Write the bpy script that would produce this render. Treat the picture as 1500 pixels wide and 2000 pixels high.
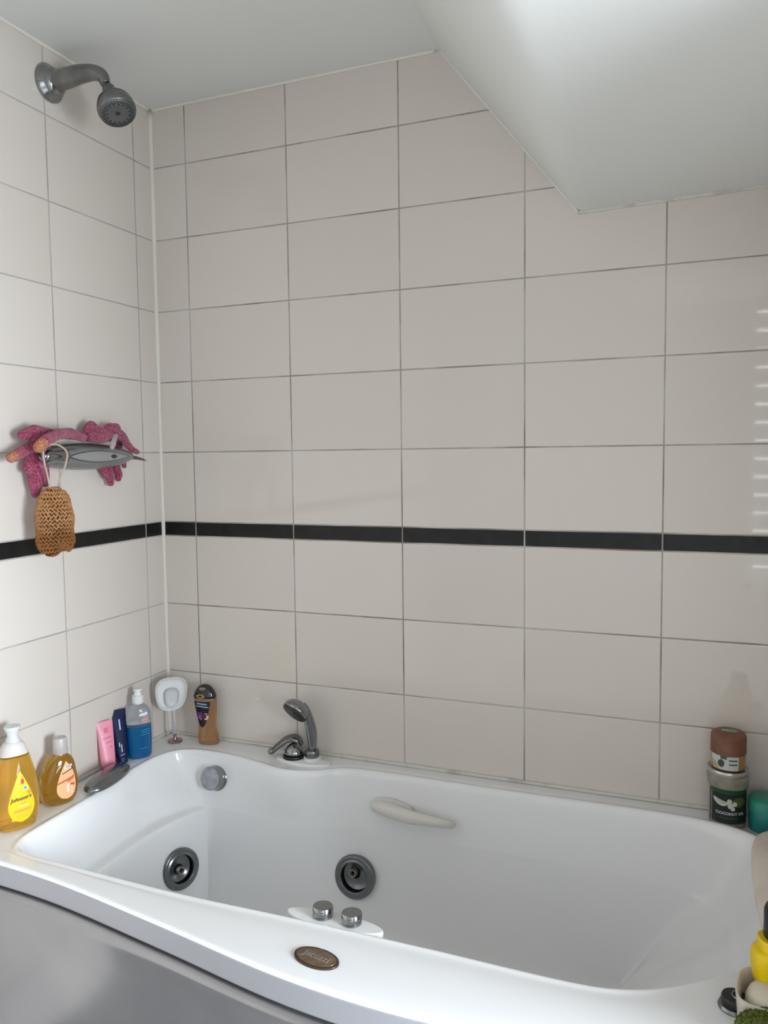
import bpy, bmesh, math, random
from mathutils import Vector, Matrix, noise
from math import pi, sin, cos, radians as rad
random.seed(7)
S = bpy.context.scene
for o in list(bpy.data.objects): bpy.data.objects.remove(o)
C = S.collection
Z0 = 1.2                       # height above the floor of the top of the dark tile band
DZ = Z0 - .632                 # height of the bath deck
# ------------------------------------------------------------------ camera
CAMP = Vector((1.4494, -1.8904, .1854 + Z0)); PITCH, YAW, ROLL, FPX = -.0724, -.3792, -.0119, 1536.1
_F = Vector((sin(YAW)*cos(PITCH), cos(YAW)*cos(PITCH), sin(PITCH)))
_R0 = Vector((cos(YAW), -sin(YAW), 0)); _U0 = _R0.cross(_F)
_R = _R0*cos(ROLL) + _U0*sin(ROLL); _U = -_R0*sin(ROLL) + _U0*cos(ROLL)
cd = bpy.data.cameras.new('camera'); cam = bpy.data.objects.new('camera', cd); C.objects.link(cam)
cd.sensor_fit = 'VERTICAL'; cd.sensor_height = 36; cd.lens = FPX/2000*36; cd.clip_start = .02
cam.matrix_world = Matrix((( _R.x, _U.x, -_F.x, CAMP.x), (_R.y, _U.y, -_F.y, CAMP.y), (_R.z, _U.z, -_F.z, CAMP.z), (0,0,0,1)))
S.camera = cam
S.view_settings.view_transform = 'Standard'; S.view_settings.look = 'None'
S.view_settings.gamma = 1; S.view_settings.use_curve_mapping = False
S.view_settings.exposure = 0.60
# ------------------------------------------------------------------ light
w = bpy.data.worlds.new('world'); S.world = w; w.use_nodes = True
bg = w.node_tree.nodes['Background']; bg.inputs[0].default_value = (.75, .85, 1, 1); bg.inputs[1].default_value = 1.2
def area(name, loc, rot, sx, sy, power, col, spread=pi):
    l = bpy.data.lights.new(name, 'AREA'); l.shape = 'RECTANGLE'; l.size = sx; l.size_y = sy
    l.energy = power; l.color = col; l.spread = spread
    o = bpy.data.objects.new(name, l); C.objects.link(o); o.location = loc; o.rotation_euler = rot
    return o
# daylight lamps: one in the added right-wall window, one in the rear window
area('daylight', (2.97, -1.38, 1.06), (0, rad(66), 0), .95, 1.05, 53, (.82, .91, 1), rad(130))
area('daylight', (2.03, -2.52, 1.44), (rad(90), 0, 0), .66, 1.5, 23, (.88, .94, 1))

# ------------------------------------------------------------------ helpers
def ray(px, py): return _F + _R*((px-750)/FPX) - _U*((py-1000)/FPX)
def at_x(px, py, X): d = ray(px, py); return CAMP + d*((X-CAMP.x)/d.x)
def at_y(px, py, Y): d = ray(px, py); return CAMP + d*((Y-CAMP.y)/d.y)
def at_z(px, py, Z): d = ray(px, py); return CAMP + d*((Z-CAMP.z)/d.z)

def mat(name, col=(.8,.8,.8), rough=.5, metal=0, trans=0, ior=1.45, coat=0, sss=0, alpha=1, bump=None, var=None, spec=.5):
    m = bpy.data.materials.new(name); m.use_nodes = True; nt = m.node_tree
    b = nt.nodes['Principled BSDF']; I = b.inputs
    I['Base Color'].default_value = (*col, 1); I['Roughness'].default_value = rough; I['Metallic'].default_value = metal
    I['Transmission Weight'].default_value = trans; I['IOR'].default_value = ior; I['Coat Weight'].default_value = coat
    I['Subsurface Weight'].default_value = sss; I['Alpha'].default_value = alpha; I['Specular IOR Level'].default_value = spec
    if sss: I['Subsurface Radius'].default_value = (.01, .008, .006)
    if bump or var:
        tc = nt.nodes.new('ShaderNodeTexCoord')
    if bump:                       # (scale, strength, distance)
        n = nt.nodes.new('ShaderNodeTexNoise'); n.inputs['Scale'].default_value = bump[0]; n.inputs['Detail'].default_value = 4
        nt.links.new(tc.outputs['Object'], n.inputs['Vector'])
        bp = nt.nodes.new('ShaderNodeBump'); bp.inputs['Strength'].default_value = bump[1]; bp.inputs['Distance'].default_value = bump[2]
        nt.links.new(n.outputs['Fac'], bp.inputs['Height']); nt.links.new(bp.outputs['Normal'], I['Normal'])
    if var:                        # (scale, second colour, lo, hi)
        n = nt.nodes.new('ShaderNodeTexNoise'); n.inputs['Scale'].default_value = var[0]; n.inputs['Detail'].default_value = 5
        nt.links.new(tc.outputs['Object'], n.inputs['Vector'])
        r = nt.nodes.new('ShaderNodeValToRGB'); r.color_ramp.elements[0].position = var[2]; r.color_ramp.elements[1].position = var[3]
        r.color_ramp.elements[0].color = (*col, 1); r.color_ramp.elements[1].color = (*var[1], 1)
        nt.links.new(n.outputs['Fac'], r.inputs['Fac']); nt.links.new(r.outputs['Color'], I['Base Color'])
    return m

def obj(name, bm, m, parent=None, smooth=True, world=False, sub=0, auto=None):
    if world and parent is not None: bmesh.ops.translate(bm, verts=bm.verts, vec=-parent.location)
    me = bpy.data.meshes.new(name); bmesh.ops.recalc_face_normals(bm, faces=bm.faces)
    bm.to_mesh(me); bm.free(); o = bpy.data.objects.new(name, me); C.objects.link(o)
    if m: me.materials.append(m)
    if smooth:
        for p in me.polygons: p.use_smooth = True
        if auto is not None:
            me.set_sharp_from_angle(angle=rad(auto))
    if parent is not None: o.parent = parent
    if sub:
        s = o.modifiers.new('sub', 'SUBSURF'); s.levels = sub; s.render_levels = sub
    return o
def thing(name, label, cat, loc=(0,0,0), rotz=0, group=None):
    o = bpy.data.objects.new(name, None); C.objects.link(o); o.empty_display_size = .02
    o.location = loc; o.rotation_euler = (0,0,rotz); o['label'] = label; o['category'] = cat
    if group: o['group'] = group
    return o
def struct(o, label=None):
    o['kind'] = 'structure'
    if label: o['label'] = label
    return o
def box(bm, x0, x1, y0, y1, z0, z1):
    v = [bm.verts.new((x,y,z)) for x in (x0,x1) for y in (y0,y1) for z in (z0,z1)]
    for f in ((0,1,3,2),(4,6,7,5),(0,4,5,1),(2,3,7,6),(0,2,6,4),(1,5,7,3)): bm.faces.new([v[i] for i in f])
    return v
def rings(bm, R, cap0=True, cap1=True, closed=True):
    V = [[bm.verts.new(p) for p in r] for r in R]
    n = len(V[0])
    for a, b in zip(V[:-1], V[1:]):
        for i in range(n if closed else n-1):
            j = (i+1) % n
            bm.faces.new((a[i], a[j], b[j], b[i]))
    if cap0: bm.faces.new(V[0][::-1])
    if cap1: bm.faces.new(V[-1])
    return V
def frame(d):
    d = Vector(d).normalized(); up = Vector((0,0,1)) if abs(d.z) < .9 else Vector((1,0,0))
    a = up.cross(d).normalized(); return a, d.cross(a).normalized(), d
def lathe(prof, origin=(0,0,0), axis=(0,0,1), n=40, bm=None, cap0=True, cap1=True):
    """prof: (distance along axis, radius)"""
    bm = bm or bmesh.new(); a, b, d = frame(axis); o = Vector(origin)
    rings(bm, [[o + d*h + (a*cos(2*pi*i/n) + b*sin(2*pi*i/n))*max(r, 1e-5) for i in range(n)] for h, r in prof], cap0, cap1)
    return bm
def cr(P, k, closed=False):
    P = [Vector(p) for p in P]; n = len(P); out = []
    segs = n if closed else n-1
    for i in range(segs):
        g = (lambda j: P[j % n]) if closed else (lambda j: P[min(max(j,0), n-1)])
        p0, p1, p2, p3 = g(i-1), g(i), g(i+1), g(i+2)
        for s in range(k):
            t = s/k
            out.append(.5*((2*p1) + (p2-p0)*t + (2*p0-5*p1+4*p2-p3)*t*t + (3*p1-p0-3*p2+p3)*t**3))
    if not closed: out.append(P[-1].copy())
    return out
def tube(path, radii, n=20, bm=None, k=6, flat=1, side=None):
    """smooth tube through path points with radii; flat scales the second axis"""
    bm = bm or bmesh.new()
    P4 = cr([(*p, 0) if False else Vector(p) for p in path], k)
    rr = [v.x for v in cr([Vector((r,0,0)) for r in radii], k)]
    R = []; a_prev = Vector(side).normalized() if side is not None else None
    for i, p in enumerate(P4):
        d = (P4[min(i+1,len(P4)-1)] - P4[max(i-1,0)]).normalized()
        if a_prev is None: a = frame(d)[0]
        else: a = (a_prev - d*a_prev.dot(d)).normalized()
        a_prev = a; b = d.cross(a)
        R.append([p + (a*cos(2*pi*j/n) + b*flat*sin(2*pi*j/n))*max(rr[i],1e-4) for j in range(n)])
    rings(bm, R); return bm
def capsule_tube(path, radii, **kw):
    """tube with rounded ends"""
    P = [Vector(p) for p in path]; r0, r1 = radii[0], radii[-1]
    d0 = (P[0]-P[1]).normalized(); d1 = (P[-1]-P[-2]).normalized()
    pts = [P[0]+d0*r0, P[0]+d0*r0*.8, P[0]+d0*r0*.4] + P + [P[-1]+d1*r1*.4, P[-1]+d1*r1*.8, P[-1]+d1*r1]
    rad_ = [r0*.05, r0*.6, r0*.92] + list(radii) + [r1*.92, r1*.6, r1*.05]
    return tube(pts, rad_, **kw)
def lerp_prof(prof, z):
    if z <= prof[0][0]: return prof[0][1:]
    for a, b in zip(prof[:-1], prof[1:]):
        if z <= b[0]:
            t = (z-a[0])/max(b[0]-a[0], 1e-9); t = t*t*(3-2*t) if False else t
            return tuple(u+(v-u)*t for u, v in zip(a[1:], b[1:]))
    return prof[-1][1:]
def smooth_prof(P, k=5):
    """P rows (z, cx, rx, ry) -> catmull-rom denser rows"""
    out = []; n = len(P)
    for i in range(n-1):
        p0, p1, p2, p3 = P[max(i-1,0)], P[i], P[i+1], P[min(i+2,n-1)]
        for s in range(k):
            t = s/k
            out.append(tuple(.5*(2*b+(c-a)*t+(2*a-5*b+4*c-d)*t*t+(3*b-a-3*c+d)*t**3) for a,b,c,d in zip(p0,p1,p2,p3)))
    out.append(P[-1])
    return out
def bottle(prof, e=2.4, n=48, bm=None, lo=None, hi=None, shrink=0):
    bm = bm or bmesh.new(); R = []
    for z, cx, rx, ry in prof:
        if lo is not None and z < lo - 1e-6: continue
        if hi is not None and z > hi + 1e-6: continue
        rx = max(rx-shrink, 1e-4); ry = max(ry-shrink, 1e-4)
        ring = []
        for i in range(n):
            t = 2*pi*i/n; c, s = cos(t), sin(t)
            ring.append((cx + rx*math.copysign(abs(c)**(2/e), c), ry*math.copysign(abs(s)**(2/e), s), z))
        R.append(ring)
    rings(bm, R); return bm
def front(prof, e, x, z):
    cx, rx, ry = lerp_prof(prof, z); u = min(abs((x-cx)/rx), .999)
    return -ry*(1-u**e)**(1/e)
def decal(prof, e, z0, z1, xl, xr, eps=.0010, nz=28, nx=18):
    """thin label wrapped on the front of a bottle"""
    bm = bmesh.new(); V = []
    for i in range(nz+1):
        t = i/nz; z = z0+(z1-z0)*t; a, b = xl(t), xr(t)
        V.append([bm.verts.new((a+(b-a)*j/nx, front(prof, e, a+(b-a)*j/nx, z)-eps, z)) for j in range(nx+1)])
    for i in range(nz):
        for j in range(nx): bm.faces.new((V[i][j], V[i][j+1], V[i+1][j+1], V[i+1][j]))
    return bm
def text_bm(s, size, shear=0, offset=0, depth=0):
    c = bpy.data.curves.new('t', 'FONT'); c.body = s; c.size = size; c.align_x = 'CENTER'; c.align_y = 'CENTER'
    c.shear = shear; c.offset = offset; c.extrude = depth; c.resolution_u = 3
    o = bpy.data.objects.new('t', c); C.objects.link(o)
    dg = bpy.context.evaluated_depsgraph_get(); me = bpy.data.meshes.new_from_object(o.evaluated_get(dg))
    bm = bmesh.new(); bm.from_mesh(me); bpy.data.meshes.remove(me); bpy.data.objects.remove(o); bpy.data.curves.remove(c)
    return bm
def wrap(bm, prof, e, cx, cz, ang=0, eps=.0018, sx=1):
    for v in bm.verts:
        x, z = v.co.x*sx, v.co.y; x, z = x*cos(ang)-z*sin(ang)+cx, x*sin(ang)+z*cos(ang)+cz
        v.co = (x, front(prof, e, x, z)-eps, z)
    return bm
def bar(prof, e, x0, x1, z0, z1, tilt=0, eps=.0015):
    bm = bmesh.new(); n = 10; V = []
    for j in range(n+1):
        x = x0+(x1-x0)*j/n; dz = tilt*(x-(x0+x1)/2)
        V.append([bm.verts.new((x, front(prof,e,x,z+dz)-eps, z+dz)) for z in (z0,z1)])
    for a, b in zip(V[:-1], V[1:]): bm.faces.new((a[0],b[0],b[1],a[1]))
    return bm
def join(*bms):
    out = bms[0]
    for b in bms[1:]:
        me = bpy.data.meshes.new('t'); b.to_mesh(me); out.from_mesh(me); b.free(); bpy.data.meshes.remove(me)
    return out

# ------------------------------------------------------------------ materials
TW, TA, TB, TS, TH = .3161, .1141, .0771, .0412, .2
def tile_material(name, axis, first, sign, seed, g0=(.26,.22,.19,1), g1=(.48,.45,.415,1)):
    m = bpy.data.materials.new(name); m.use_nodes = True; nt = m.node_tree; N = nt.nodes; L = nt.links
    b = N['Principled BSDF']
    geo = N.new('ShaderNodeNewGeometry'); sep = N.new('ShaderNodeSeparateXYZ'); L.new(geo.outputs['Position'], sep.inputs[0])
    def M(op, a, b_=None, c=None):
        n = N.new('ShaderNodeMath'); n.operation = op
        for i, v in enumerate((a, b_, c)):
            if v is None: continue
            if isinstance(v, (int, float)): n.inputs[i].default_value = v
            else: L.new(v, n.inputs[i])
        return n.outputs[0]
    u = M('MULTIPLY_ADD', sep.outputs[axis], sign/TW, -first/TW)           # tiles across, 0 at the first joint
    uf = M('FRACT', u); du = M('MULTIPLY', M('MINIMUM', uf, M('SUBTRACT', 1, uf)), TW)
    z = M('SUBTRACT', sep.outputs[2], Z0)
    up = M('GREATER_THAN', z, -TS/2)
    zz = M('ADD', z, M('MULTIPLY', M('SUBTRACT', 1, up), TS))              # below the band shift by its height
    v = M('DIVIDE', zz, TH); vf = M('FRACT', v); dv = M('MULTIPLY', M('MINIMUM', vf, M('SUBTRACT', 1, vf)), TH)
    inband = M('MULTIPLY', M('LESS_THAN', z, 0), M('GREATER_THAN', z, -TS))
    dv = M('ADD', dv, M('MULTIPLY', inband, M('MULTIPLY', M('SUBTRACT', 1, 0), 0)))
    dband = M('MINIMUM', M('ABSOLUTE', z), M('ABSOLUTE', M('ADD', z, TS)))
    dvb = M('ADD', M('MULTIPLY', inband, dband), M('MULTIPLY', M('SUBTRACT', 1, inband), dv))
    nz = N.new('ShaderNodeTexNoise'); nz.inputs['Scale'].default_value = 5; nz.inputs['Detail'].default_value = 6; L.new(geo.outputs['Position'], nz.inputs['Vector'])
    wv = N.new('ShaderNodeTexNoise'); wv.inputs['Scale'].default_value = 26; wv.inputs['Detail'].default_value = 3; L.new(geo.outputs['Position'], wv.inputs['Vector'])
    half = M('MULTIPLY_ADD', wv.outputs['Fac'], .0012, .0006)
    d = M('MINIMUM', du, dvb)
    mask = N.new('ShaderNodeMapRange'); mask.interpolation_type = 'SMOOTHSTEP'
    L.new(d, mask.inputs['Value']); L.new(half, mask.inputs['From Min']); L.new(M('ADD', half, .0011), mask.inputs['From Max'])
    mask.inputs['To Min'].default_value = 1; mask.inputs['To Max'].default_value = 0
    # tile body
    cmb = N.new('ShaderNodeCombineXYZ'); L.new(M('FLOOR', u), cmb.inputs[0]); L.new(M('FLOOR', v), cmb.inputs[1]); cmb.inputs[2].default_value = seed
    wn = N.new('ShaderNodeTexWhiteNoise'); L.new(cmb.outputs[0], wn.inputs['Vector'])
    r1 = N.new('ShaderNodeValToRGB'); r1.color_ramp.elements[0].color = (.70,.635,.575,1); r1.color_ramp.elements[1].color = (.73,.668,.61,1)
    L.new(wn.outputs['Value'], r1.inputs['Fac'])
    dk = N.new('ShaderNodeTexNoise'); dk.inputs['Scale'].default_value = 30; dk.inputs['Detail'].default_value = 6; L.new(geo.outputs['Position'], dk.inputs['Vector'])
    r2 = N.new('ShaderNodeValToRGB'); r2.color_ramp.elements[0].position = .35; r2.color_ramp.elements[1].position = .7
    r2.color_ramp.elements[0].color = (.003,.003,.003,1); r2.color_ramp.elements[1].color = (.010,.0095,.0095,1); L.new(dk.outputs['Fac'], r2.inputs['Fac'])
    mx = N.new('ShaderNodeMixRGB'); L.new(inband, mx.inputs[0]); L.new(r1.outputs[0], mx.inputs[1]); L.new(r2.outputs[0], mx.inputs[2])
    # grout, grey-brown with darker mouldy stretches
    r3 = N.new('ShaderNodeValToRGB'); e = r3.color_ramp.elements
    e[0].position = .38; e[0].color = g0; e[1].position = .60; e[1].color = g1
    L.new(nz.outputs['Fac'], r3.inputs['Fac'])
    mx2 = N.new('ShaderNodeMixRGB'); L.new(mask.outputs[0], mx2.inputs[0]); L.new(mx.outputs[0], mx2.inputs[1]); L.new(r3.outputs[0], mx2.inputs[2])
    L.new(mx2.outputs[0], b.inputs['Base Color'])
    b.inputs['Specular IOR Level'].default_value = .35
    L.new(M('ADD', M('MULTIPLY_ADD', mask.outputs[0], .6, .035), M('MULTIPLY', inband, .38)), b.inputs['Roughness'])
    h = N.new('ShaderNodeMapRange'); L.new(d, h.inputs['Value']); h.inputs['From Min'].default_value = 0; h.inputs['From Max'].default_value = .005
    bp = N.new('ShaderNodeBump'); bp.inputs['Strength'].default_value = .35; bp.inputs['Distance'].default_value = .0012
    L.new(h.outputs[0], bp.inputs['Height'])
    bp2 = N.new('ShaderNodeBump'); bp2.inputs['Strength'].default_value = .006; bp2.inputs['Distance'].default_value = .002
    L.new(nz.outputs['Fac'], bp2.inputs['Height']); L.new(bp.outputs[0], bp2.inputs['Normal']); L.new(bp2.outputs[0], b.inputs['Normal'])
    return m
M_back = tile_material('tiles_back', 0, TA, 1, 1.0)
M_left = tile_material('tiles_left', 1, TB, -1, 2.0, (.36,.33,.30,1), (.50,.47,.44,1))
M_paint = mat('white_paint', (.76,.765,.735), .75, bump=(60,.06,.002))
M_wall = mat('wall_paint', (.62,.61,.58), .8)
M_floor = mat('floor_vinyl', (.50,.49,.48), .5, var=(6,(.44,.43,.42),.4,.6))
M_seal = mat('silicone', (.80,.76,.68), .4, bump=(80,.2,.002))
M_sealold = mat('old_silicone', (.66,.63,.58), .5, var=(14,(.42,.37,.33),.52,.72))
M_acrylic = mat('white_acrylic', (.885,.885,.885), .16, coat=.3, sss=0)
M_acrylic2 = mat('yellowed_acrylic', (.74,.71,.66), .25, coat=.2)
M_white = mat('white_plastic', (.84,.84,.83), .3)
M_panel = mat('silver_panel', (.28,.28,.29), .24, metal=.95, var=(3,(.33,.33,.335),.45,.75))
M_chrome = mat('chrome', (.29,.30,.305), .14, metal=1, bump=(40,.05,.002))
M_dchrome = mat('worn_chrome', (.17,.18,.18), .24, metal=1, var=(20,(.25,.255,.25),.4,.65), bump=(90,.1,.001))
M_scale = mat('limescale', (.30,.31,.35), .7, var=(60,(.43,.44,.48),.35,.65), bump=(160,.5,.002))
M_ring = mat('jet_ring', (.19,.20,.21), .22, metal=.75)
M_black = mat('black_plastic', (.012,.012,.013), .35)
M_hole = mat('dark_socket', (.008,.007,.006), .6, spec=.1, var=(20,(.018,.011,.007),.5,.7))
M_brass = mat('tarnished_nozzle', (.34,.32,.28), .4, metal=.6)

# ------------------------------------------------------------------ room
CEIL = Z0 + 1.161
XR, YR = 2.90, -2.45
def plane_box(name, a, m, label):
    bm = bmesh.new(); box(bm, *a); return struct(obj(name, bm, m, smooth=False), label)
plane_box('wall_back', (-.1, XR+.1, 0, .1, -.05, CEIL), M_back, 'white rectangular tiles with thin grout and one dark band, long wall behind the bath')
plane_box('wall_left', (-.1, 0, YR-.1, 0, -.05, CEIL), M_left, 'white tiled short wall carrying the shower head')
plane_box('floor', (0, XR, YR, 0, -.05, 0), M_floor, 'grey floor')
plane_box('ceiling', (-.1, XR+.1, YR-.1, .1, CEIL, CEIL+.08), M_paint, 'white painted ceiling')
def holed(name, x0, x1, y0, y1, hz0, hz1, ha, hb, along, m, label):
    bm = bmesh.new()
    if along == 'y':
        box(bm, x0,x1, y0,ha, 0,CEIL); box(bm, x0,x1, hb,y1, 0,CEIL); box(bm, x0,x1, ha,hb, 0,hz0); box(bm, x0,x1, ha,hb, hz1,CEIL)
    else:
        box(bm, x0,ha, y0,y1, 0,CEIL); box(bm, hb,x1, y0,y1, 0,CEIL); box(bm, ha,hb, y0,y1, 0,hz0); box(bm, ha,hb, y0,y1, hz1,CEIL)
    return struct(obj(name, bm, m, smooth=False), label)
holed('wall_right', XR, XR+.1, YR-.1, 0, .48, 1.48, -1.93, -.83, 'y', M_wall, 'painted wall with the added bright window')
holed('wall_rear', 0, XR, YR-.1, YR, .68, 2.20, 1.68, 2.38, 'x', M_wall, 'painted wall behind the viewer')
def window(name, x0, x1, y0, y1, z0, z1, label):
    t = thing(name, label, 'window', ((x0+x1)/2, (y0+y1)/2, z0)); struct(t); del t['category']
    bm = bmesh.new(); alongx = (x1-x0) > (y1-y0); f = .035
    for a in ([(x0,x0+f,z0,z1),(x1-f,x1,z0,z1),(x0,x1,z0,z0+f),(x0,x1,z1-f,z1)] if alongx else [(y0,y0+f,z0,z1),(y1-f,y1,z0,z1),(y0,y1,z0,z0+f),(y0,y1,z1-f,z1)]):
        if alongx: box(bm, a[0],a[1], y0+.005,y1-.005, a[2],a[3])
        else: box(bm, x0+.005,x1-.005, a[0],a[1], a[2],a[3])
    obj('window_frame', bm, M_white, t, smooth=False, world=True)
    return t
window('added_window', XR+.005, XR+.06, -1.93, -.83, .48, 1.48, 'added unseen white framed window in the right wall')  # unseen window put in to bring the main light from the right
w2 = window('window_2', 1.68, 2.38, YR-.06, YR-.005, .68, 2.20, 'white framed window behind the viewer with horizontal slats')
bm = bmesh.new()
gaps = [2.19] + [2.165-.0912*k for k in range(17)]
for a_, b_ in zip(gaps[:-1], gaps[1:]): box(bm, 1.70, 2.36, YR-.052, YR-.048, b_+.0055, a_-.0055)
obj('slats', bm, M_white, w2, smooth=False, world=True)
# unseen partition added at the bath's right end, lengthened to shade the rim
plane_box('shade_partition', (1.702, 1.76, -.90, 0, 0, CEIL), M_back, 'added tiled stub wall at the right end of the bath, shading its rim')

# boxed-in slope under the stairs that cuts across the ceiling on the right
bx0, bx1, bz = .853, 1.186, Z0+.737
def bulk():
    bm = bmesh.new(); R = []
    for y, sh in ((-.001, 0), (-.25, .012), (-.8, .05), (-1.34, .085)):
        pts = [(bx0+sh, CEIL+.02), (bx0+sh, CEIL)]
        # slope with a rounded arris into the soffit
        a = Vector((bx0+sh, CEIL)); b = Vector((bx1+sh*.2, bz)); c = Vector((2.899, bz+.035))
        k = .022 if y > -.01 else .05
        p1 = b + (a-b).normalized()*k; p2 = b + (c-b).normalized()*k
        for i in range(1, 9): pts.append(tuple(a + (p1-a)*i/9))
        for i in range(9):
            t = i/8; q = p1*(1-t)**2 + b*2*t*(1-t) + p2*t*t; pts.append(tuple(q))
        pts += [tuple(p2+(c-p2)*.4), tuple(c), (2.899, CEIL+.02)]
        R.append([(p[0], y, p[1]) for p in pts])
    rings(bm, R); return bm
struct(obj('ceiling_soffit', bulk(), M_paint, auto=35), 'white boxed-in sloping soffit cutting the top right corner')

def bead(name, path, r, m, label, flat=1):
    rr = [r*(1+.18*random.uniform(-1,1)) for _ in path]
    return struct(obj(name, tube(path, rr, n=10, k=3, flat=flat), m), label)
bead('trim_1', [(.002,-.002,DZ+.003+ i*(CEIL-DZ-.01)/20) for i in range(21)], .0062, M_seal, 'white sealant bead in the tiled corner')
bead('trim_2', [(.002+i*(bx0-.01)/16,-.002,CEIL-.002) for i in range(17)], .0042, M_seal, 'pale sealant bead between back wall and ceiling')
bead('trim_3', [(.002,-.004-i*2.5/30,CEIL-.002) for i in range(31)], .0045, M_seal, 'pale sealant bead between left wall and ceiling')
sl = [Vector((bx0,-.001,CEIL))+Vector((bx1-bx0,0,bz-CEIL))*i/16 for i in range(17)]
bead('trim_4', sl, .003, M_paint, 'painted edge of the soffit slope')
bead('trim_5', [(bx1+ (1.7-bx1)*i/12, -.001, bz+.035*(bx1+(1.7-bx1)*i/12-bx1)/(2.899-bx1)-.001) for i in range(13)], .005, M_sealold, 'cracked bead under the soffit')
bead('trim_6', [(.004+1.69*i/40,-.002,DZ+.004) for i in range(41)], .005, M_sealold, 'discoloured sealant along the back of the bath')
bead('trim_7', [(.002,-.004-.72*i/20,DZ+.004) for i in range(21)], .005, M_sealold, 'discoloured sealant along the left end of the bath')

# ------------------------------------------------------------------ bathtub
tub = thing('bathtub', 'white bow-fronted whirlpool bathtub with silver side panel', 'bathtub', (.85, -.4, 0))
#  x, y, wL, wB, wR, wF, ex, ey, raise, outer x, outer y
K = [
 (.150,-.700, .9,0,0,1,   0,0, 0,      .10,-.7405),
 (.108,-.665, 1,0,0,.5,   0,0, 0,      .002,-.737),
 (.097,-.600, 1,0,0,.1,   0,0, 0,      .002,-.60),
 (.096,-.500, 1,0,0,0,    0,0, 0,      .002,-.50),
 (.090,-.350, 1,0,0,0,    .002,0, 0,   .002,-.35),
 (.078,-.250, 1,0,0,0,    .022,0, 0,   .002,-.25),
 (.082,-.170, .9,.1,0,0,  .048,0, 0,   .002,-.13),
 (.105,-.115, .6,.4,0,0,  .063,-.005, 0, .002,-.002),
 (.150,-.090, .2,.8,0,0,  .052,-.008, 0, .10,-.002),
 (.220,-.084, 0,1,0,0,    .018,-.003, 0, .20,-.002),
 (.300,-.092, 0,1,0,0,    0,.004, 0,   .30,-.002),
 (.380,-.112, 0,.9,0,0,   0,.014, 0,   .38,-.002),
 (.455,-.127, 0,.9,0,0,   0,.026, 0,   .455,-.002),
 (.530,-.110, 0,.9,0,0,   0,.013, 0,   .53,-.002),
 (.600,-.068, 0,1,0,0,    0,0, 0,      .60,-.002),
 (.680,-.055, 0,1,0,0,    0,0, 0,      .68,-.002),
 (.850,-.055, 0,1,0,0,    0,0, 0,      .85,-.002),
 (1.07,-.055, 0,1,0,0,    0,0, 0,      1.07,-.002),
 (1.30,-.060, 0,1,.1,0,   0,0, .004,   1.30,-.002),
 (1.44,-.080, 0,.9,.3,0,  0,0, .011,   1.47,-.002),
 (1.54,-.118, 0,.8,.6,0,  0,0, .018,   1.60,-.002),
 (1.61,-.185, 0,.5,.85,0, 0,0, .020,   1.70,-.002),
 (1.632,-.27, 0,.2,1,0,   0,0, .014,   1.70,-.20),
 (1.630,-.40, 0,0,1,0,    0,0, .006,   1.70,-.35),
 (1.595,-.50, 0,0,1,.2,   0,0, 0,      1.70,-.50),
 (1.535,-.575,0,0,.9,.5,  0,0, 0,      1.70,-.60),
 (1.44,-.655, 0,0,.6,.8,  0,0, 0,      1.69,-.735),
 (1.36,-.695, 0,0,.35,1,  0,0, 0,      1.50,-.785),
 (1.27,-.708, 0,0,.15,1,  0,0, 0,      1.32,-.828),
 (1.05,-.707, 0,0,0,1,    0,0, 0,      1.10,-.857),
 (.80,-.709,  0,0,0,1,    0,0, 0,      .86,-.848),
 (.55,-.715,  0,0,0,1,    0,0, 0,      .58,-.800),
 (.30,-.708,  .2,0,0,1,   0,0, 0,      .30,-.755),
]
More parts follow.
